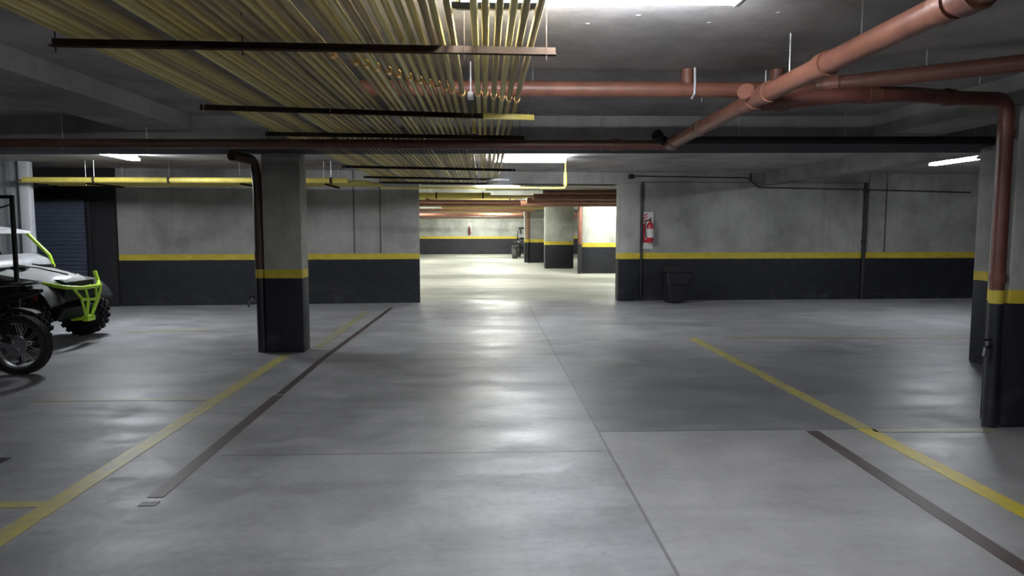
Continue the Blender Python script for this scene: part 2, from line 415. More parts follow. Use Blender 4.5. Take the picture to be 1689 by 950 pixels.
fixture((0.6, 33.8, ZC), 1.24, 0, L_FAR, 'third lit ceiling light over the far lane', WARM)
fixture((6.5, 33.0, ZC), 1.24, 0, L_FAR, 'lit ceiling light right of the far columns', WARM)
fixture((0.0, 39.0, ZC), 1.24, 0, L_FAR, 'lit ceiling light close to the far wall', WARM)
fixture((0.8, -2.2, ZC), 1.24, 0, L_BACK_FILL, 'unseen fill light added behind the viewpoint over the lane')  # added out of view as general fill for the near room
fixture((-5.5, 2.5, ZC), 1.24, PI / 2, L_BACK_FILL * 0.5, 'lit ceiling light over the near left bay')

# ------------------------------------------------------------ pipe rack overhead
ZP = 2.545
ym = ('yel', 'yel_b', 'yel_c', 'yel_d', 'yel_e')
lefts = []
x = -2.045
while x < -0.14:
    lefts.append(x); x += random.choice((0.0495, 0.0495, 0.0505, 0.0515, 0.058))
    for g in (-1.584, -1.116, -0.795):
        if lefts[-1] < g <= x: x = max(x, g + 0.030) + 0.026
rights = [-0.046, 0.003, 0.067, 0.127, 0.180, 0.238]
def rack_pipe(x, i, label, group, y1=14.72):
    jog = 5.05 if x > -0.2 else 5.05 + (x + 0.13) * 1.55
    jog = min(jog, 5.3 + x * .5) if x < 0 else 5.08 + x * 0.9
    jog = max(jog, 2.4)
    if x < -0.85: jog = 0.0
    dz = random.uniform(0.0, 0.004); dx = random.uniform(-0.004, 0.004)
    nx = x + dx * 0.5
    pts = [(nx + dx, -1.5, ZP + dz), (nx, jog - 0.05, ZP + dz), (x, jog + 0.05, ZP + 0.004), (x, y1, ZP)]
    o = MB().tube(pts, 0.0178 + random.uniform(-0.0008, 0.0012), 8).build('gas_pipe', M[ym[random.randrange(5)]])
    tag(o, label, 'pipe', group)
    b = MB().tube([(nx, jog - 0.035, ZP + dz), (x, jog + 0.035, ZP + 0.002)], 0.0235, 8)
    c = b.build('coupling', M['brass'], o)
    c['label'] = 'orange brass coupling'
    return o
for i, x in enumerate(lefts):
    rack_pipe(x, i, 'thin mustard-yellow gas pipe packed among its like in the left of the rack', 'mustard gas pipes packed left of the gap in the ceiling rack') if 0 < i < len(lefts) - 1 else \
        rack_pipe(x, i, 'outermost mustard-yellow gas pipe at the left edge of the ceiling rack' if i == 0 else 'mustard-yellow gas pipe bordering the wide gap in the rack on its left', 'mustard gas pipes packed left of the gap in the ceiling rack')
for i, x in enumerate(rights):
    rack_pipe(x, i, '%s of the six mustard pipes right of the rack gap' % ('leftmost', 'second from left', 'third from left', 'third from right', 'second from right', 'rightmost')[i], 'six mustard gas pipes right of the gap')
bars = [((-2.11, 3.565), (0.365, 3.646), 'rust', 'rusty angle bar under the yellow pipes, nearest of the rack bars'),
        ((-2.13, 5.40), (0.402, 5.80), 'mixed', 'second rack bar from the front, its right end painted yellow'),
        ((-2.11, 6.90), (0.40, 7.10), 'rust', 'third rack bar, just in front of the concrete beam'),
        ((-2.11, 10.52), (0.484, 11.1), 'blackm', 'first rack bar behind the concrete beam'),
        ((-2.17, 12.7), (0.464, 13.35), 'blackm', 'second rack bar behind the concrete beam'),
        ((-2.11, 14.2), (0.60, 14.6), 'blackm', 'last rack bar, close to the wall above the opening')]
for a, b, mk, lab in bars:
    A = Vector((*a, 2.522)); B = Vector((*b, 2.522)); d = (B - A).normalized(); L = (B - A).length
    rz = math.atan2(d.y, d.x); r = empty('rack_bar', (A.x, A.y, 2.477), rz); tag(r, lab, 'support bar', 'angle bars carrying the pipe rack')
    k = L if mk != 'mixed' else L - 0.42
    t = MB().box(0, k, -0.018, 0.018, 0.0, 0.0065).box(0, k, 0.012, 0.018, 0.0, 0.042)
    t.build('angle_bar', M['rust' if mk == 'mixed' else mk], r, smooth=0)
    if mk == 'mixed':
        o = MB().box(k, L, -0.02, 0.02, -0.004, 0.04, 0.003).build('painted_end', M['yel_hi'], r); o['label'] = 'yellow painted bar end'
    for u in (0.03, L * 0.36, L * 0.80, L - 0.05):
        xx = A.x + d.x * u
        allp = lefts + rights
        if 0.05 < u < L - 0.1:      # rods pass between two pipes
            gaps = [(p + q) / 2 for p, q in zip(allp, allp[1:])]
            xx = min(gaps, key=lambda g: abs(g - xx)); u = (xx - A.x) / d.x
        MB().tube([(u, -0.012, -0.03), (u, -0.012, 0.303)], 0.003, 6).build('hanger_rod', M['rust' if mk == 'rust' else 'steel'], r)
# short bar above the pipes near the first lamp
r = MB().box(-0.15, 0.27, 3.22, 3.25, 2.575, 2.605, 0.003).tube([(-0.11, 3.235, 2.60), (-0.11, 3.235, ZC)], 0.004, 6).tube([(0.262, 3.235, 2.60), (0.262, 3.235, ZC)], 0.004, 6).build('clamp_bar', M['black_pipe'])
tag(r, 'short dark clamp bar lying above the yellow pipes by the front ceiling light', 'support bar')
# pale block between the pipes and a short vertical yellow stub under the gap
r = MB().box(-0.12, -0.078, 5.05, 5.17, 2.52, 2.56, 0.006).tube([(-0.10, 5.11, 2.55), (-0.10, 5.11, ZC)], 0.006, 6).build('pipe_bracket', M['wht'])
tag(r, 'small pale bracket glinting in the gap between the yellow pipes', 'bracket')
r = MB().tube([(-0.095, 5.92, ZP), (-0.095, 6.35, ZP), (-0.095, 6.35, 2.46)], 0.014, 8, 0.03).tube([(-0.095, 6.35, 2.47), (-0.095, 6.35, 2.44)], 0.02, 8).tube([(-0.095, 5.96, ZP - 0.01), (-0.095, 5.96, ZC)], 0.006, 6).build('pipe_stub', M['yel_hi'])
tag(r, 'short capped yellow pipe stub pointing down in the rack gap', 'pipe')

# transverse gas pipes, left of the middle wall and beyond the opening
def cross_pipe(x0, x1, y, z, rr, label, group, mat='yel', rods=(), tail=None):
    pts = [(x0, y, z), (x1, y, z)]
    if tail: pts.append(tail)
    o = MB().tube(pts, rr, 10, 0.08).build('gas_pipe', M[mat], loc=((x0 + x1) / 2, y, z)); tag(o, label, 'pipe', group)
    for u in rods: under(MB().tube([(u, y, z - rr - .01), (u, y, ZC)], 0.006, 6).build('hanger_rod', M['steel']), o)
    for u in rods: under(MB().lathe([(rr + .001, u - .02), (rr + .008, u - .02), (rr + .008, u + .02), (rr + .001, u + .02)], 'X', (0, y, z), 12, True).build('pipe_clip', M['rust']), o)
    return o
g1 = 'yellow gas pipes crossing in front of the left wall'
cross_pipe(-8.12, -2.45, 12.72, 2.435, 0.050, 'front bright yellow gas pipe running across the left bay under the ceiling', g1, 'yel_hi', (-6.9, -5.6, -3.35, -2.75))
for i in range(9):
    cross_pipe(-8.12 if i % 2 else -8.3, -2.12 + (0.1 if i > 3 else 0), 12.87 + i * 0.145, 2.425, 0.026, 'yellow gas pipe in the flat bundle behind the front yellow pipe', g1, 'yel' if i % 3 else 'yel_hi')
def carrier_bar(x, y0, y1, z, label):
    r = empty('rack_bar', (x, y0, z - 0.03)); tag(r, label, 'support bar')
    MB().box(-.018, .018, 0, y1 - y0, 0, 0.006).box(.012, .018, 0, y1 - y0, 0, 0.03).build('angle_bar', M['rust'], r, smooth=0)
    for yy in (0.02, y1 - y0 - 0.02): MB().tube([(0, yy, -0.03), (0, yy, ZC - z + 0.03)], 0.005, 6).build('hanger_rod', M['steel'], r)
carrier_bar(-7.1, 12.80, 14.10, 2.398, 'rusty bar under the yellow bundle near the white post')
carrier_bar(-4.4, 12.80, 14.10, 2.398, 'rusty bar under the yellow bundle left of the lone column')
carrier_bar(-2.9, 12.80, 14.10, 2.398, 'rusty bar under the yellow bundle right of the lone column')
carrier_bar(-5.0, 18.65, 20.9, 2.399, 'bar under the far yellow bundle, hidden behind the left wall')
carrier_bar(-1.6, 18.65, 20.9, 2.399, 'bar under the far yellow bundle just right of the opening edge')
carrier_bar(0.7, 18.65, 20.9, 2.399, 'bar under the right end of the far yellow bundle')
g2 = 'yellow gas pipes beyond the opening'
cross_pipe(-6.0, 0.15, 18.2, 2.42, 0.075, 'thick yellow gas pipe hanging beyond the opening, left of the small light', None, 'yel_hi', (-1.25, -0.05))
for i in range(5):
    cross_pipe(-6.0, 1.30 - 0.12 * i, 18.75 + i * 0.5, 2.43, 0.03, 'yellow gas pipe in the flat bundle beyond the opening', g2, 'yel' if i % 2 else 'yel_b')
r = MB().box(0.0, 1.45, 18.0, 18.35, 2.55, 2.60, 0.005).tube([(0.2, 18.2, 2.59), (0.2, 18.2, ZC-.004)], .006, 6).tube([(1.3, 18.2, 2.59), (1.3, 18.2, ZC-.004)], .006, 6).build('cable_tray', M['wht'])
tag(r, 'flat white tray under the ceiling just beyond the opening', 'tray')
# thin yellow pipe dropping from the ceiling in front of the opening, then left
r = MB().tube([(1.47, 12.8, ZC - .004), (1.47, 12.8, 2.315), (-1.9, 12.9, 2.315)], 0.016, 8, 0.05).build('gas_pipe', M['yel_hi'])
tag(r, 'thin yellow pipe dropping from the ceiling then turning left, right of the middle light', 'pipe')
under(MB().tube([(1.47, 12.8, 2.60), (1.47, 12.8, 2.36)], 0.033, 10).build('sleeve', M['yel_hi']), r)
# rows of yellow and brown pipes far away
for i, (y, z, rr, mk, nm) in enumerate(((22.6, 2.42, 0.055, 'brown', 'terracotta'), (24.9, 2.40, 0.07, 'brown', 'terracotta'), (26.0, 2.33, 0.05, 'yel', 'yellow'), (29.8, 2.33, 0.06, 'brown', 'terracotta'), (31.4, 2.30, 0.04, 'yel', 'yellow'), (34.4, 2.22, 0.08, 'brown', 'terracotta'), (37.5, 2.12, 0.05, 'brown_dark', 'dark brown'))):
    x1 = (6.0, 3.2, 2.2, 2.1, 1.7, 6.0, 6.0)[i]
    x0 = (-7.0, -7.0, -1.6, -3.0, -2.0, -7.0, -7.0)[i]
    o = MB().tube([(x0, y, z), (x1, y, z)], rr, 12).build('drain_pipe' if mk != 'yel' else 'gas_pipe', M[mk], loc=(0, y, z))
    tag(o, '%s pipe crossing under the ceiling, %s counted from the opening inward' % (nm, ('first', 'second', 'third', 'fourth', 'fifth', 'sixth', 'seventh')[i]), 'pipe', 'pipes crossing the far hall')
    for u in (x0 + .4, (x0 + x1) / 2, x1 - .4): under(MB().tube([(u, y, z), (u, y, ZC)], 0.007, 6).build('hanger_rod', M['steel']), o)
# big brown pipe group in front of the wide columns
for i, (y, z, rr) in enumerate(((17.2, 2.47, 0.05), (19.0, 2.42, 0.09), (19.8, 2.36, 0.10), (20.7, 2.30, 0.09))):
    o = MB().tube([(1.42 - i * 0.12, y, z), (9.5, y, z)], rr, 14).build('drain_pipe', M['brown'], loc=(5, y, z))
    tag(o, 'large terracotta drain pipe under the ceiling right beyond the opening, %s in depth' % ('first', 'second', 'third', 'fourth')[i], 'pipe', 'large drain pipes above the wide columns')
    for u in (1.8, 4.5): under(MB().tube([(u, y, z), (u, y, ZC)], 0.007, 6).build('hanger_rod', M['steel']), o)
o = MB().tube([(3.27, 24.02, 2.3), (3.27, 24.02, 1.02)], 0.075, 14).build('drain_pipe', M['brown'], loc=(3.27, 24.02, 1.02))
tag(o, 'vertical terracotta downpipe on the left edge of the bright wide column', 'pipe')
under(MB().tube([(3.27, 24.02, 1.02), (3.27, 24.02, 0)], 0.075, 14).build('painted_foot', M['black_pipe']), o)
under(MB().tube([(3.27, 24.02, 2.3), (3.27, 24.02, ZC)], 0.06, 14).build('upper_pipe', M['brown']), o)
o = MB().tube([(1.93, 31.66, ZC), (1.93, 31.66, 0.0)], 0.07, 12).build('drain_pipe', M['far_wall'] if False else wall_mat('far_downpipe', 0.92, 1.06, top=(0.36, 0.2, 0.13)), loc=(1.93, 31.66, 0))
tag(o, 'vertical brown downpipe on the farthest wide column', 'pipe')

# ------------------------------------------------------------ terracotta drains in the near room
def collar(p, d, r, w=0.05, mat=None):
    d = Vector(d).normalized(); p = Vector(p)
    return MB().tube([p - d * w, p - d * w * .5, p + d * w * .5, p + d * w], r, 18)
R = 0.059
# P1 transverse, near ceiling, behind the rack
o = MB().tube([(-0.95, 5.33, 2.632), (2.75, 5.28, 2.632)], 0.058, 18).build('drain_pipe', M['brown'], loc=(0, 5.3, 2.632))
tag(o, 'horizontal terracotta drain pipe crossing under the slab, passing above the yellow rack', 'pipe')
under(MB().tube([(1.52, 5.30, 2.63), (1.52, 5.30, ZC)], 0.045, 16).build('riser', M['brown']), o)
b = MB().tube([(1.56, 5.30, 2.568), (1.56, 5.235, 2.59), (1.56, 5.23, 2.66), (1.56, 5.24, ZC)], 0.009, 8)
c = under(b.build('strap', M['post']), o); c['label'] = 'thin pale strap'
under(MB().tube([(2.20, 5.29, 2.63), (2.20, 5.29, ZC)], 0.047, 16).build('riser', M['brown']), o)
for u in (0.36, 2.12): under(MB().tube([(u, 5.30, 2.58), (u, 5.30, ZC)], 0.004, 6).build('hanger_rod', M['steel']), o)

# P4 longitudinal, the large one running towards the viewer
A4 = Vector((1.905, 1.6, 2.515)); B4 = Vector((1.86, 4.70, 2.483)); C4 = Vector((1.885, 7.135, 2.44))
o = MB().tube([A4, B4, C4], R, 20).build('drain_pipe', M['brown'], loc=tuple(B4)); P4 = o
tag(o, 'thick terracotta drain pipe running lengthwise from the top edge towards the beam', 'pipe')
dv = (B4 - A4).normalized()
for y in (2.86, 3.86, 4.62):
    u = (y - A4.y) / (B4.y - A4.y); p = A4.lerp(B4, u)
    c = under(collar(p, dv, R + 0.011, 0.045).build('collar', M['brown']), o); c['label'] = 'flared pipe socket'
p = A4.lerp(B4, (2.72 - 1.6) / 3.1)
under(collar(p, dv, R + 0.018, 0.05).build('collar', M['brown_dark']), o)
# wye at the meeting point: cleanout stub pointing up-left and a socket
dv2 = (C4 - B4).normalized()
W0 = B4 + dv2 * 0.20
under(collar(W0, dv2, R + 0.012, 0.075).build('wye_body', M['brown']), o)
under(MB().tube([W0, W0 + Vector((-0.075, -0.10, 0.04))], 0.045, 16).tube([W0 + Vector((-0.06, -0.085, 0.033)), W0 + Vector((-0.085, -0.115, 0.046))], 0.058, 16).build('cleanout_cap', M['brown']), o)
under(collar(C4 - dv2 * 1.05, dv2, R + 0.01, 0.05).build('collar', M['brown_dark']), o)
under(collar(C4 - dv2 * 0.16, dv2, R + 0.012, 0.06).build('collar', M['brown_dark']), o)
for y in (3.5, 4.3, 6.1):
    q = A4.lerp(B4, (y - 1.6) / 3.1) if y < 4.7 else B4.lerp(C4, (y - 4.7) / 2.48)
    under(MB().tube([q + Vector((-0.0, 0, -.05)), Vector((q.x, q.y, ZC))], 0.0045, 6).build('hanger_rod', M['steel']), o)
# P2: to the right edge
J = Vector((1.965, 4.985, 2.475))
K0 = Vector((2.36, 4.98, 2.60)); K1 = Vector((4.04, 4.05, 2.66))
o = MB().tube([K0, K1], 0.055, 18).build('drain_pipe', M['brown_dark'], loc=tuple(K0)); tag(o, 'dark terracotta drain pipe slanting away behind the others to the right edge', 'pipe')
under(collar(K0.lerp(K1, .05), K1 - K0, .068, 0.05).build('collar', M['brown']), o)
for u in (0.35, 0.8):
    q = K0.lerp(K1, u); under(MB().tube([q - Vector((0, 0, .06)), Vector((q.x, q.y, ZC))], 0.0045, 6).build('hanger_rod', M['steel']), o)
# P3 + downpipe beside the nearest column
top = [J, (2.45, 4.82, 2.505), (2.95, 4.90, 2.535), (3.55, 5.20, 2.565), (4.03, 5.33, 2.585), (4.055, 5.36, 2.10), (4.062, 5.36, 0.0)]
o = MB().tube(top, 0.054, 20, 0.13).build('drain_pipe', M['brown_col_1'], loc=(4.06, 5.36, 0)); tag(o, 'terracotta downpipe bending down beside the nearest right column, foot painted black and yellow', 'pipe')
under(collar((2.10, 4.94, 2.483), (0.485, -0.165, 0.03), 0.066, 0.05).build('collar', M['brown_dark']), o)
under(collar((2.70, 4.86, 2.52), (0.5, 0.08, 0.03), 0.062, 0.05).build('collar', M['brown_dark']), o)
for z in (2.32, 1.2): under(collar((4.06, 5.36, z), (0, 0, 1), 0.062, 0.03).build('collar', M['brown_col_1']), o)
under(collar((3.44, 5.145, 2.56), (0.6, 0.3, 0.03), 0.064, 0.04).build('collar', M['brown_dark']), o)
for q in ((3.75, 5.26),): under(MB().tube([(q[0], q[1], 2.53), (q[0], q[1], ZC)], 0.0045, 6).build('hanger_rod', M['steel']), o)
# main M along the beam
o = MB().tube([(-12.9, 7.5, 2.455), (-6.9, 7.42, 2.45), (1.90, 7.20, 2.445)], 0.05, 16).build('drain_pipe', M['brown_dark'], loc=(-2, 7.3, 2.45)); tag(o, 'dark brown drain pipe running along the front of the concrete beam', 'pipe')
under(MB().tube([(1.90, 7.2, 2.445), (1.74, 7.08, 2.52)], 0.045, 14).tube([(1.76, 7.095, 2.51), (1.725, 7.07, 2.536)], 0.056, 14).build('cleanout_cap', M['black']), o)
under(collar((1.35, 7.215, 2.446), (1, 0, 0), 0.06, 0.05).build('collar', M['brown_dark']), o)
for u in (-5.6, -4.3, -3.45, -2.2, 1.2):
    under(MB().tube([(u, 7.29 - 0.022 * u, 2.39), (u, 7.29 - 0.022 * u, ZC)], 0.0045, 6).build('hanger_rod', M['steel']), o)
o = MB().tube([(2.02, 7.17, 2.485), (13.9, 6.98, 2.505)], 0.046, 14).build('drain_pipe', M['black_pipe'], loc=(6, 7.1, 2.5)); tag(o, 'black pipe running right along the front of the concrete beam', 'pipe')
for u in (2.6, 3.7, 5.2, 7.0): under(MB().tube([(u, 7.2 - 0.016 * u, 2.47), (u, 7.2 - 0.016 * u, ZC)], 0.0045, 6).build('hanger_rod', M['steel']), o)
# left column downpipe
o = MB().tube([(-3.02, 8.55, 2.455), (-2.90, 8.98, 2.44), (-2.872, 9.02, 2.2), (-2.868, 9.02, 0.0)], 0.062, 18, 0.10).build('drain_pipe', M['brown_col_l'], loc=(-2.868, 9.02, 0)); tag(o, 'dark brown downpipe clamped to the left side of the lone column', 'pipe')
for z in (2.16, 1.25): under(collar((-2.869, 9.02, z), (0, 0, 1), 0.069, 0.035).build('collar', M['brown_col_l']), o)

def valve(loc, label, sx=-1):
    r = empty('tap', loc); tag(r, label, 'tap')
    MB().tube([(0, 0, 0), (sx * 0.05, -0.03, 0.0)], 0.016, 10).tube([(sx * .03, -.02, 0), (sx * .075, -.05, -.0), (sx * .085, -.055, -.07)], 0.014, 10, .02).build('spout', M['alu_dark'], r)
    MB().tube([(sx * .045, -.03, 0), (sx * .045, -.03, 0.05)], 0.009, 8).build('stem', M['alu'], r)
    MB().tube([(sx * .045 - .035, -.03, 0.055), (sx * .045 + .035, -.03, 0.055)], 0.009, 8).build('handle', M['black'], r)
    return r
valve((-2.925, 9.0, 0.66), 'small dark garden tap on the downpipe of the lone left column')
valve((4.003, 5.325, 0.66), 'small metal garden tap low on the downpipe of the nearest right column')

# ------------------------------------------------------------ things on the right wall
def wy(x): return 15.08 + (x - 2.886) * 0.027
def wall_pipe(x, z0, z1, rr, label):
    y = wy(x) - rr - 0.002 - (0.04 if x < 3.4 else 0)
    o = MB().tube([(x, y, z0), (x, y, z1)], rr, 10).build('wall_pipe', M['black_pipe'], loc=(x, y, z0)); tag(o, label, 'pipe')
    for z in (z0 + .25, (z0 + z1) / 2, z1 - .2):
        under(MB().box(x - rr - .012, x + rr + .012, y - rr - .003, wy(x) - (0.0), z - .012, z + .012, 0.002).build('pipe_clip', M['rust']), o)
wall_pipe(3.39, 0.0, 2.58, 0.018, 'thin black vertical pipe on the right wall beside the fire extinguisher')
wall_pipe(8.40, 0.0, 2.58, 0.04, 'thick black vertical pipe farther right on the right wall')
o = MB().tube([(3.15, 15.0, 2.70), (5.70, 15.08, 2.67), (5.95, 15.10, 2.47), (8.3, 15.16, 2.43), (10.8, 15.23, 2.375)], 0.013, 8, 0.06).build('conduit', M['black_pipe'], loc=(5.9, 15.1, 2.5))
tag(o, 'thin black conduit stepping down along the top of the right wall', 'conduit')
under(MB().tube([(5.78, 15.1, 2.60), (5.78, 15.1, ZC - .004)], 0.022, 8).build('riser', M['black_pipe']), o)
under(MB().box(3.09, 3.19, 14.985, 15.05, 2.64, 2.74, 0.005).build('junction_box', M['black']), o)
o = MB().tube([(3.40, 15.07, 2.575), (8.38, 15.2, 2.575)], 0.006, 6).build('cable', M['black_pipe'], loc=(6, 15.1, 2.575)); tag(o, 'thin dark cable straight across the top of the right wall between the vertical pipes', 'cable')
o = MB().tube([(8.88, 15.215, 1.05), (8.88, 15.215, 2.56)], 0.007, 6).build('cable', M['black_pipe'], loc=(8.88, 15.2, 1.05)); tag(o, 'thin dark vertical cable right of the thick black pipe', 'cable')

# extinguisher board and extinguisher
r = empty('extinguisher_board', (3.54, 15.075, 1.13)); tag(r, 'tall narrow white and red fire extinguisher backing board on the right wall', 'sign')
MB().box(-0.115, 0.115, 0.0, 0.018, 0.0, 0.80, 0.003).build('board', M['sign'], r)
b = MB()
for k in range(3):
    z = 0.60 + k * 0.065
    b.hexa([(-0.112, -0.004, z - .02), (-0.03 + k * .01, -0.004, z + .02), (-0.03 + k * .01, -0.004, z + .045), (-0.112, -0.004, z + .005)], [(-0.112, 0.0, z - .02), (-0.03 + k * .01, 0.0, z + .02), (-0.03 + k * .01, 0.0, z + .045), (-0.112, 0.0, z + .005)])
b.box(-0.112, 0.112, -0.004, 0, 0.14, 0.20).box(-0.112, -0.07, -0.004, 0, 0.20, 0.55)
b.build('red_marking', M['red'], r, smooth=0)
r = empty('fire_extinguisher', (3.555, 14.96, 1.27)); tag(r, 'red fire extinguisher with pale label hanging on its board by the opening', 'fire extinguisher')
MB().lathe([(0, 0), (.065, 0), (.075, .012), (.075, .36), (.06, .41), (.028, .44), (.026, .47), (0, .47)], n=24).build('cylinder', M['red'], r)
MB().lathe([(.0765, .11), (.0765, .30)], n=24).build('label_band', M['sign'], r)
MB().box(-.02, .02, -.03, .02, .47, .51, .004).box(-.012, .012, -.10, .0, .50, .512, .002).box(-.012, .012, -.10, .0, .53, .542, .002).build('valve_head', M['blackm'], r)
MB().tube([(-.02, 0, .49), (-.10, 0, .46), (-.105, -.01, .30), (-.09, -.02, .10)], .011, 8, .05).build('hose', M['black'], r)
MB().box(-.02, .02, .07, .10, .30, .34).build('wall_hook', M['blackm'], r)
# far wall extinguisher
r = empty('fire_extinguisher', (-0.93, 41.945, 1.16)); tag(r, 'tiny red fire extinguisher on the far end wall', 'fire extinguisher')
MB().lathe([(0, 0), (.055, 0), (.065, .012), (.065, .38), (.03, .45), (0, .48)], n=16, c=(0, .015, 0)).build('cylinder', plain('dark_red_enamel', (0.14, 0.015, 0.03), 0.4), r)
MB().box(-.02, .02, -.08, .03, .48, .54).build('valve_head', M['blackm'], r)
o = MB().box(-1.02, -0.8, 42.03, 42.05, 1.35, 1.85).build('extinguisher_board', M['sign'], loc=(-.9, 42, 1.35)); tag(o, 'small pale board behind the extinguisher on the far end wall', 'sign')

# trash bin with liner
r = empty('trash_bin', (4.06, 14.68, 0)); tag(r, 'black wheeled rubbish bin with shiny liner against the right wall', 'bin')
def rr(w, d, z, k=6, cr=0.06):
    pts = []
    for cx, cy, a0 in ((w / 2 - cr, d / 2 - cr, 0), (-w / 2 + cr, d / 2 - cr, 90), (-w / 2 + cr, -d / 2 + cr, 180), (w / 2 - cr, -d / 2 + cr, 270)):
        for i in range(k + 1):
            a = math.radians(a0 + 90 * i / k); pts.append((cx + cr * math.cos(a), cy + cr * math.sin(a), z))
    return pts
MB().loft([rr(.38, .38, 0.03), rr(.46, .46, .55), rr(.50, .50, .56), rr(.50, .50, .62)]).build('body', M['black'], r)
b = MB(); rings = []
for z, w in ((.40, .475), (.50, .50), (.58, .535), (.64, .54), (.66, .50), (.63, .42)):
    ring = rr(w, w, z); rings.append([(x * (1 + random.uniform(-.02, .02)), y * (1 + random.uniform(-.02, .02)), zz + random.uniform(-.012, .012)) for x, y, zz in ring])
b.loft(rings).build('liner', M['bag'], r, smooth=25)
b = MB()
lid = [rr(.56, .54, .655), rr(.57, .55, .68), rr(.54, .52, .72), rr(.40, .38, .752)]
b.loft(lid).build('lid', M['black'], r)
for sx in (-1, 1): MB().lathe([(0, -.02), (.055, -.02), (.06, -.01), (.06, .01), (.055, .02), (0, .02)], 'X', (sx * .17, .18, .06), 16).build('wheel', M['rubber'], r)
MB().box(-.2, .2, .25, .28, .62, .65, .006).build('handle', M['black'], r)

# ------------------------------------------------------------ floor markings
def strip(name, pts, w, mat, label, cat='floor marking', group=None, h=0.003):
    """pts polyline of centre points on the floor"""
    P = [Vector((x, y)) for x, y in pts]; L = []; Rr = []
    for i, p in enumerate(P):
        d = (P[min(i + 1, len(P) - 1)] - P[max(i - 1, 0)]).normalized(); n = Vector((-d.y, d.x)) * w / 2
        L.append(p + n); Rr.append(p - n)
    o = MB().prism([tuple(v) for v in L] + [tuple(v) for v in Rr[::-1]], 0.0005, h).build(name, mat, smooth=0)
    tag(o, label, cat, group); return o
strip('painted_line', [(-2.505, 0.8), (-2.505, 8.75)], 0.13, M['line_y'], 'long worn yellow line along the left of the driving lane, nearest stretch')
strip('painted_line', [(-2.24, 9.3), (-2.25, 13.2)], 0.13, M['line_f'], 'faded yellow line behind the lone column, running to the left wall')
strip('painted_line', [(3.02, 0.8), (3.03, 3.7), (3.02, 5.33)], 0.13, M['line_yr'], 'bright yellow line along the right of the driving lane, nearest stretch')
strip('painted_line', [(3.02, 5.34), (2.995, 9.9)], 0.13, M['line_y'], 'duller worn yellow line on the darker slab, continuing the right line away')
strip('painted_line', [(-4.9, 4.02), (-2.57, 4.02)], 0.09, M['line_y'], 'short yellow bay divider at the left edge, nearest the viewer')
strip('painted_line', [(-4.2, 6.52), (-2.57, 6.51)], 0.09, M['line_f'], 'faded bay divider meeting the left yellow line below the lone column')
strip('painted_line', [(3.06, 5.27), (4.02, 5.24)], 0.08, M['line_f'], 'short faded bay divider running from the right yellow line to the nearest column')
strip('painted_line', [(3.5, 9.97), (7.6, 9.7)], 0.10, M['line_f'], 'faded bay divider far right, in front of the right wall')
strip('painted_line', [(-5.5, 10.85), (-4.3, 10.95)], 0.12, M['line_f'], 'faded yellow bay divider beside the buggy front wheel')
strip('joint_strip', [(-1.965, 4.10), (-1.975, 6.62)], 0.095, M['line_b'], 'dark brown joint strip left of the lane, nearest full stretch')
strip('joint_strip', [(-1.975, 6.68), (-1.985, 8.6), (-1.93, 11.0), (-1.87, 13.9)], 0.075, M['line_b'], 'dark brown joint strip left of the lane, stretch running back to the wall')
strip('joint_strip', [(-1.955, 3.97), (-1.955, 4.035)], 0.10, M['line_b'], 'tiny separate brown strip fragment at the near end of the left strip')
strip('joint_strip', [(2.53, 0.8), (2.532, 3.06), (2.57, 5.28)], 0.10, M['line_b'], 'dark brown joint strip on the right beside the yellow line')
o = MB().box(-3.75, -3.30, 4.62, 4.86, 0.0005, 0.006, 0.001).build('floor_grate', M['blackm'], smooth=0); tag(o, 'small black drain grate on the floor at the left edge', 'grate')

# ------------------------------------------------------------ tyres
def tyre(bm, c, R_, w, knob=0.0, nk=22, axis='Y', rim=0.55):
    c = Vector(c); prof = []
    for i in range(15):
        a = -PI / 2 - 0.25 + (PI + 0.5) * i / 14
        prof.append((R_ * rim + (R_ - knob - R_ * rim) * (0.12 + 0.88 * max(0, math.cos(a))), math.sin(a) * w / 2))
    prof += [(R_ * rim, w * .38), (R_ * rim, -w * .38)]
    bm.lathe(prof, axis, c, 36, True)
    if knob:
        for k in range(nk):
            for j, yy in enumerate((-.36, -.13, .13, .36)):
                a = 2 * PI * (k + (j % 2) * .5) / nk
                rad = R_ - knob * 1.3 - (0.012 if abs(yy) > .3 else 0)
                rot = Matrix.Rotation(-a, 4, 'Y'); 
                mt = Matrix.Translation(c) @ rot
                if axis != 'Y': mt = Matrix.Translation(c) @ Matrix.Rotation(PI / 2, 4, 'Z') @ rot
                bm.box(rad, R_, yy * w - w * .085, yy * w + w * .085, -R_ * .085, R_ * .085, 0.003, mt, 1)
    return bm

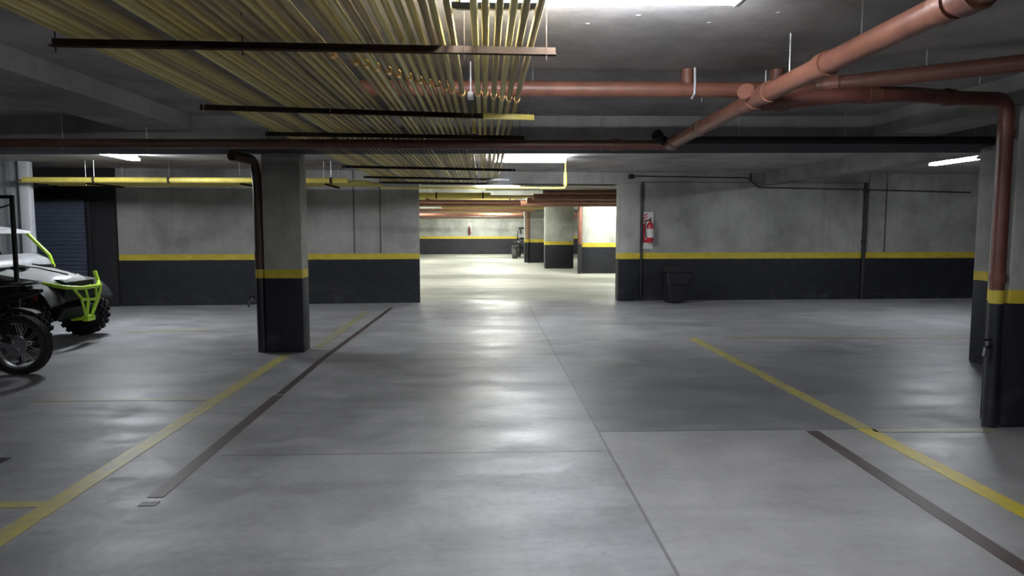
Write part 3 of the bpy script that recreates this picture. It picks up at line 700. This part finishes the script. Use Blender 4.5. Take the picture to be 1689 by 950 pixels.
# ------------------------------------------------------------ side-by-side buggy. local +x = heading, origin on the floor under the front axle
def buggy(loc, rz, label, body, accent, tyre_m, seat_m):
    r = empty('buggy', loc, rz); tag(r, label, 'buggy')
    T, RW, W2 = 0.70, 0.335, 0.26
    for name, ax in (('front_wheel', 0.0), ('rear_wheel', -1.92)):
        for s in (-1, 1):
            t = tyre(MB(), (ax, s * T, RW), RW, W2, 0.026, 20).build(name, tyre_m, r, smooth=30); t['label'] = 'knobbly black tyre'
            m = MB().lathe([(0, .02), (.05, .03), (.06, .0), (.17, -.02), (.185, .05), (.19, .10), (.185, .10), (.18, -.09), (0, -.09)], 'Y', (ax, s * T + (.05 if s > 0 else -.05), RW), 24)
            for k in range(6):
                a = k * PI / 3; m.tube([(ax + .03 * math.cos(a), s * (T + .075), RW + .03 * math.sin(a)), (ax + .175 * math.cos(a), s * (T + .085), RW + .175 * math.sin(a))], .016, 6)
            m.build('rim', M['blackm'], t)
            # suspension
            MB().tube([(ax, s * .28, .36), (ax, s * (T - .1), .33)], .022, 8).tube([(ax - .22, s * .28, .38), (ax, s * (T - .1), .33)], .018, 8).build('suspension_arm', M['blackm'], r)
            MB().tube([(ax - .02, s * .33, .80), (ax, s * .5, .40)], .034, 10).build('shock_absorber', M['red'] if s < 0 and accent is M['lime'] else M['alu_dark'], r)
    # floor tub
    MB().side([(-2.25, .34), (.22, .34), (.34, .50), (.10, .62), (-.45, .50), (-1.35, .50), (-1.5, .82), (-2.3, .86)], -.36, .36).build('chassis', M['black'], r)
    # hood: curved lofted shell sloping to the nose
    def ring(x, zc, hw, th, drop):
        pts = []
        for i in range(13):
            u = -1 + 2 * i / 12; pts.append((x, u * hw, zc - drop * abs(u) ** 2.4))
        return pts + [(x, p[1] * .97, p[2] - th) for p in pts[::-1]]
    MB().loft([ring(-.62, 1.10, .50, .05, .07), ring(-.40, 1.08, .54, .05, .09), ring(-.10, 1.035, .53, .05, .10), ring(.15, .985, .46, .05, .10), ring(.30, .93, .36, .05, .10), ring(.36, .88, .28, .04, .08)]).build('hood', body, r, smooth=50)
    b = MB()
    for s in (-1, 1):
        b.tube([(-.55, s * .17, 1.112), (-.1, s * .15, 1.048), (.27, s * .10, .955)], .009, 6)
        b.box(-.36, -.16, s * .27 - .05, s * .27 + .05, 1.045, 1.075, .01)
    b.build('hood_trim', M['black'], r)
    # cowl / dash
    MB().side([(-.80, 1.06), (-.36, 1.07), (-.40, 1.15), (-.56, 1.23), (-.80, 1.21)], -.58, .58).build('dashboard', M['greyp'], r)
    # fenders
    for s in (-1, 1):
        rings = []
        for k in range(9):
            a = math.radians(18 + 150 * k / 8); rr0 = .43
            cx, cz = rr0 * math.cos(a), RW + .12 + rr0 * math.sin(a)
            y0, y1 = s * .44, s * .76
            rings.append([(cx, y0, cz + .03), (cx * 1.0, y1, cz - .01), (cx * .95, y1, cz - .04), (cx * .95, y0, cz)])
        MB().loft(rings).build('fender', M['black'], r)
        MB().side([(-.55, .48), (-.35, .60), (-.45, 1.02), (-1.0, 1.05), (-1.45, .85), (-1.45, .50)], s * .62 - .02, s * .62 + .02).build('door', M['black'], r)
        b = MB().side([(-2.32, .88), (-2.25, 1.10), (-1.55, 1.06), (-1.48, .88)], s * .55 - .03, s * .55 + .03).build('bed_side', body, r)
    # grille and headlamps
    MB().side([(.20, .55), (.33, .60), (.37, .86), (.27, .90), (.1, .9)], -.34, .34).build('grille', M['black'], r)
    for s in (-1, 1):
        MB().lathe([(0, 0.03), (.05, .022), (.065, 0), (.065, -.04), (0, -.04)], 'X', (.33, s * .25, .80), 20).build('headlamp', M['lens'], r)
    # bumper tubes
    b = MB(); q = .020
    b.tube([(.16, -.52, .86), (.40, -.40, .80), (.50, -.22, .775), (.50, .22, .775), (.40, .40, .80), (.33, .44, .97)], q + .008, 10, .06)
    b.tube([(.46, -.34, .785), (.50, -.20, .62), (.52, .0, .60), (.50, .20, .62), (.46, .34, .785)], q, 10, .05)
    for s in (-1, 1):
        b.tube([(.50, s * .13, .775), (.52, s * .10, .60), (.46, s * .05, .34), (.25, s * .05, .32)], q, 10, .04)
        b.tube([(.50, s * .22, .62), (.46, s * .07, .36)], q * .9, 8)
    b.box(.42, .50, -.10, .10, .30, .38, .012)
    c = b.build('bumper', accent, r)
    # cage
    b = MB(); q = .024
    for s in (-1, 1):
        b.tube([(-.40, s * .60, 1.20), (-.68, s * .55, 1.53)], q, 10)
        b.tube([(-1.62, s * .60, .80), (-1.62, s * .56, 1.53)], q, 10)
        b.tube([(-.68, s * .55, 1.53), (-1.62, s * .56, 1.53), (-2.1, s * .5, 1.0)], q, 10, .08)
        b.tube([(-.34, s * .60, 1.02), (-.40, s * .60, 1.21)], q, 8)
    for x in (-.68, -1.62): b.tube([(x, -.55, 1.535), (x, .55, 1.535)], q, 10)
    b.tube([(-1.62, -.57, 1.15), (-1.62, .57, 1.15)], q, 10)
    b.build('roll_cage', accent, r)
    ring2 = lambda x, z, hw: [(x, -hw, z), (x, -hw * .6, z + .02), (x, hw * .6, z + .02), (x, hw, z), (x, hw, z - .03), (x, -hw, z - .03)]
    MB().loft([ring2(-.62, 1.545, .56), ring2(-.9, 1.59, .61), ring2(-1.6, 1.59, .61), ring2(-1.75, 1.57, .58)]).build('roof', body, r)
    for s in (-1, 1):
        MB().box(-1.42, -.98, s * .3 - .22, s * .3 + .22, .52, .68, .04).build('seat', seat_m, r)
        MB().box(-1.50, -1.38, s * .3 - .22, s * .3 + .22, .62, 1.22, .04).build('backrest', seat_m, r)
    b = MB(); b.lathe([(.155, -.012), (.18, 0), (.155, .012), (.145, 0)], 'X', (-.98, .3, 1.14), 24, True); b.tube([(-.98, .3, 1.14), (-.8, .3, 1.10)], .02, 8).tube([(-.98, .3 - .15, 1.14), (-.98, .3 + .15, 1.14)], .013, 6)
    b.build('steering_wheel', M['black'], r)
    return r
buggy((-6.00, 9.90, 0), 0.0, 'white and lime green off-road buggy parked nose-out at the left edge', M['white'], M['lime'], M['rubber'], M['black'])
buggy((2.22, 35.9, 0), -PI / 2 - 0.15, 'small dark buggy with grey wheels half hidden behind the farthest column', M['black'], M['blackm'], M['grey_rubber'], M['black'])

# ------------------------------------------------------------ motorcycle, rear wheel towards +x
def motorcycle(loc, rz, label):
    r = empty('motorcycle', loc, rz); tag(r, label, 'motorcycle')
    for nm, cx in (('rear_wheel', 0.0), ('front_wheel', -1.36)):
        RW = .325
        t = tyre(MB(), (cx, 0, RW), RW, .12, .010, 34, 'Y', .78).build(nm, M['rubber'], r, smooth=30)
        MB().lathe([(.262, -.05), (.262, .05), (.250, .05), (.235, .02), (.235, -.02), (.250, -.05)], 'Y', (cx, 0, RW), 40, True).build('rim', M['alu_dark'], t)
        b = MB().lathe([(0, -.075), (.025, -.075), (.045, -.05), (.045, .05), (.025, .075), (0, .075)], 'Y', (cx, 0, RW), 20).build('hub', M['alu'], t)
        b = MB()
        for k in range(24):
            a = 2 * PI * k / 24; a2 = a + (.35 if k % 2 else -.35); s = .035 if k % 4 < 2 else -.035
            b.tube([(cx + .045 * math.cos(a), s, RW + .045 * math.sin(a)), (cx + .245 * math.cos(a2), s * .2, RW + .245 * math.sin(a2))], .0028, 5)
        b.build('spokes', M['alu'], t)
        b = MB().lathe([(.06, -.062), (.115, -.062), (.115, -.057), (.06, -.057)], 'Y', (cx, 0, RW), 32, True)
        for k in range(6):
            a = k * PI / 3; b.tube([(cx + .03 * math.cos(a), -.06, RW + .03 * math.sin(a)), (cx + .07 * math.cos(a), -.06, RW + .07 * math.sin(a))], .007, 6)
        b.build('brake_disc', M['alu'], t)
    # swingarm, chain guard, caliper
    b = MB()
    for s in (-1, 1): b.hexa([(-.60, s * .10 - .015, .36), (.05, s * .10 - .015, .305), (.07, s * .10 - .015, .345), (-.60, s * .10 - .015, .43)], [(-.60, s * .10 + .015, .36), (.05, s * .10 + .015, .305), (.07, s * .10 + .015, .345), (-.60, s * .10 + .015, .43)])
    b.tube([(0, -.13, .325), (0, .13, .325)], .014, 10)
    b.build('swingarm', M['alu'], r)
    MB().box(-.13, -.05, -.085, -.045, .37, .44, .01).build('brake_caliper', M['blackm'], r)
    for s in (-1, 1):
        MB().tube([(-.05, s * .13, .38), (-.22, s * .14, .80)], .016, 8).build('shock_absorber', M['blackm'], r)
    # exhaust
    MB().tube([(-.85, -.12, .30), (-.45, -.17, .32), (-.30, -.18, .42), (.02, -.20, .56)], .03, 12, .08, r2=.052).build('exhaust', M['blackm'], r)
    # frame
    MB().tube([(-1.12, 0, .95), (-.62, 0, .82), (-.60, 0, .38), (-1.0, 0, .28), (-1.12, 0, .90)], .026, 10, .06).tube([(-.62, .1, .80), (.10, .1, .84)], .015, 8).tube([(-.62, -.1, .80), (.10, -.1, .84)], .015, 8).tube([(-.6, .1, .5), (-.1, .1, .82)], .013, 8).tube([(-.6, -.1, .5), (-.1, -.1, .82)], .013, 8).build('frame', M['blackm'], r)
    MB().box(-.98, -.62, -.13, .13, .28, .52, .05).lathe([(0, 0), (.07, 0), (.075, .02), (.075, .16), (.06, .18), (0, .18)], 'Z', (-.84, 0, .50), 18).build('engine', M['alu_dark'], r)
    # tank, seat, tail
    def oval(x, zc, hw, hh): return [(x, hw * math.cos(2 * PI * k / 16), zc + hh * math.sin(2 * PI * k / 16)) for k in range(16)]
    MB().loft([oval(-1.12, .97, .07, .06), oval(-1.02, 1.0, .14, .10), oval(-.86, 1.0, .15, .11), oval(-.70, .95, .11, .07), oval(-.62, .93, .08, .04)]).build('fuel_tank', M['black'], r)
    MB().loft([oval(-.68, .93, .09, .035), oval(-.4, .90, .12, .045), oval(-.1, .93, .13, .045), oval(.10, .95, .10, .035), oval(.14, .95, .06, .02)]).build('seat', M['black'], r)
    MB().loft([oval(-.3, .82, .12, .06), oval(-.05, .86, .13, .06), oval(.18, .90, .08, .04), oval(.26, .915, .04, .02)]).build('tail_cowl', M['black'], r)
    rg = []
    for k in range(11):
        a = math.radians(150 - 92 * k / 10); R1 = .385
        cx, cz = R1 * math.cos(a) + (.02 if k > 8 else 0), .335 + R1 * math.sin(a)
        rg.append([(cx, -.075, cz - .015), (cx, -.05, cz + .012), (cx, .05, cz + .012), (cx, .075, cz - .015), (cx * .985, .06, cz - .022), (cx * .985, -.06, cz - .022)])
    MB().loft(rg).build('mudguard', M['black'], r)
    MB().lathe([(0, -.02), (.022, -.02), (.026, 0), (0, .012)], 'Y', (-.13, -.14, .80), 14).build('reflector', M['lens'], r)
    # rear carrier rack
    MB().tube([(-.20, -.12, .99), (.20, -.12, 1.0), (.24, 0, 1.0), (.20, .12, 1.0), (-.20, .12, .99)], .009, 8, .04).tube([(-.05, -.12, .99), (-.05, .12, .99)], .008, 8).tube([(.10, -.12, 1.0), (.10, .12, 1.0)], .008, 8).tube([(.1, -.1, .99), (.05, -.1, .86)], .008, 8).tube([(.1, .1, .99), (.05, .1, .86)], .008, 8).build('carrier', M['blackm'], r)
    # fork, bars, lamp
    b = MB()
    for s in (-1, 1): b.tube([(-1.36, s * .085, .325), (-1.12, s * .085, 1.02)], .024, 10)
    b.build('fork', M['alu'], r)
    MB().tube([(-1.0, -.36, 1.10), (-1.08, -.15, 1.08), (-1.08, .15, 1.08), (-1.0, .36, 1.10)], .013, 8, .05).build('handlebar', M['blackm'], r)
    MB().lathe([(0, .0), (.08, .0), (.085, .03), (.06, .12), (0, .13)], 'X', (-1.28, 0, .93), 20).build('headlamp', M['lens'], r)
    MB().tube([(-.6, .14, .30), (-.48, .30, .02)], .012, 8).build('kickstand', M['blackm'], r)
    return r
motorcycle((-5.06, 7.70, 0), 0.0, 'black motorcycle cut off by the left edge, its spoked rear wheel showing')

# black tubular frame standing behind the motorcycle
r = empty('steel_frame', (-5.62, 8.32, 0)); tag(r, 'tall black square steel frame rising behind the motorcycle at the left edge', 'frame')
b = MB()
for xx in (-.75, .165): b.box(xx - .02, xx + .02, -.02, .02, 0.0, 1.97, .004)
b.build('upright', M['blackm'], r)
MB().box(-.73, .185, -.02, .02, 1.93, 1.97, .004).build('top_rail', M['blackm'], r)
MB().box(-.73, .145, -.02, .02, 0.95, .99, .004).build('middle_rail', M['blackm'], r)
MB().tube([(-.73, 0, 1.60), (.14, 0, 1.86)], .010, 8).build('brace', M['blackm'], r)
MB().box(-.77, -.73, -.3, .3, 0, .03, .004).box(.145, .185, -.3, .3, 0, .03, .004).build('foot', M['blackm'], r)
# terracotta stub at the far left edge under the slab
o = MB().tube([(-3.60, 5.3, 2.70), (-3.60, 5.3, 2.40)], 0.055, 14).build('drain_pipe', M['brown_dark']); tag(o, 'short dark red pipe stub under the ceiling at the left edge', 'pipe')
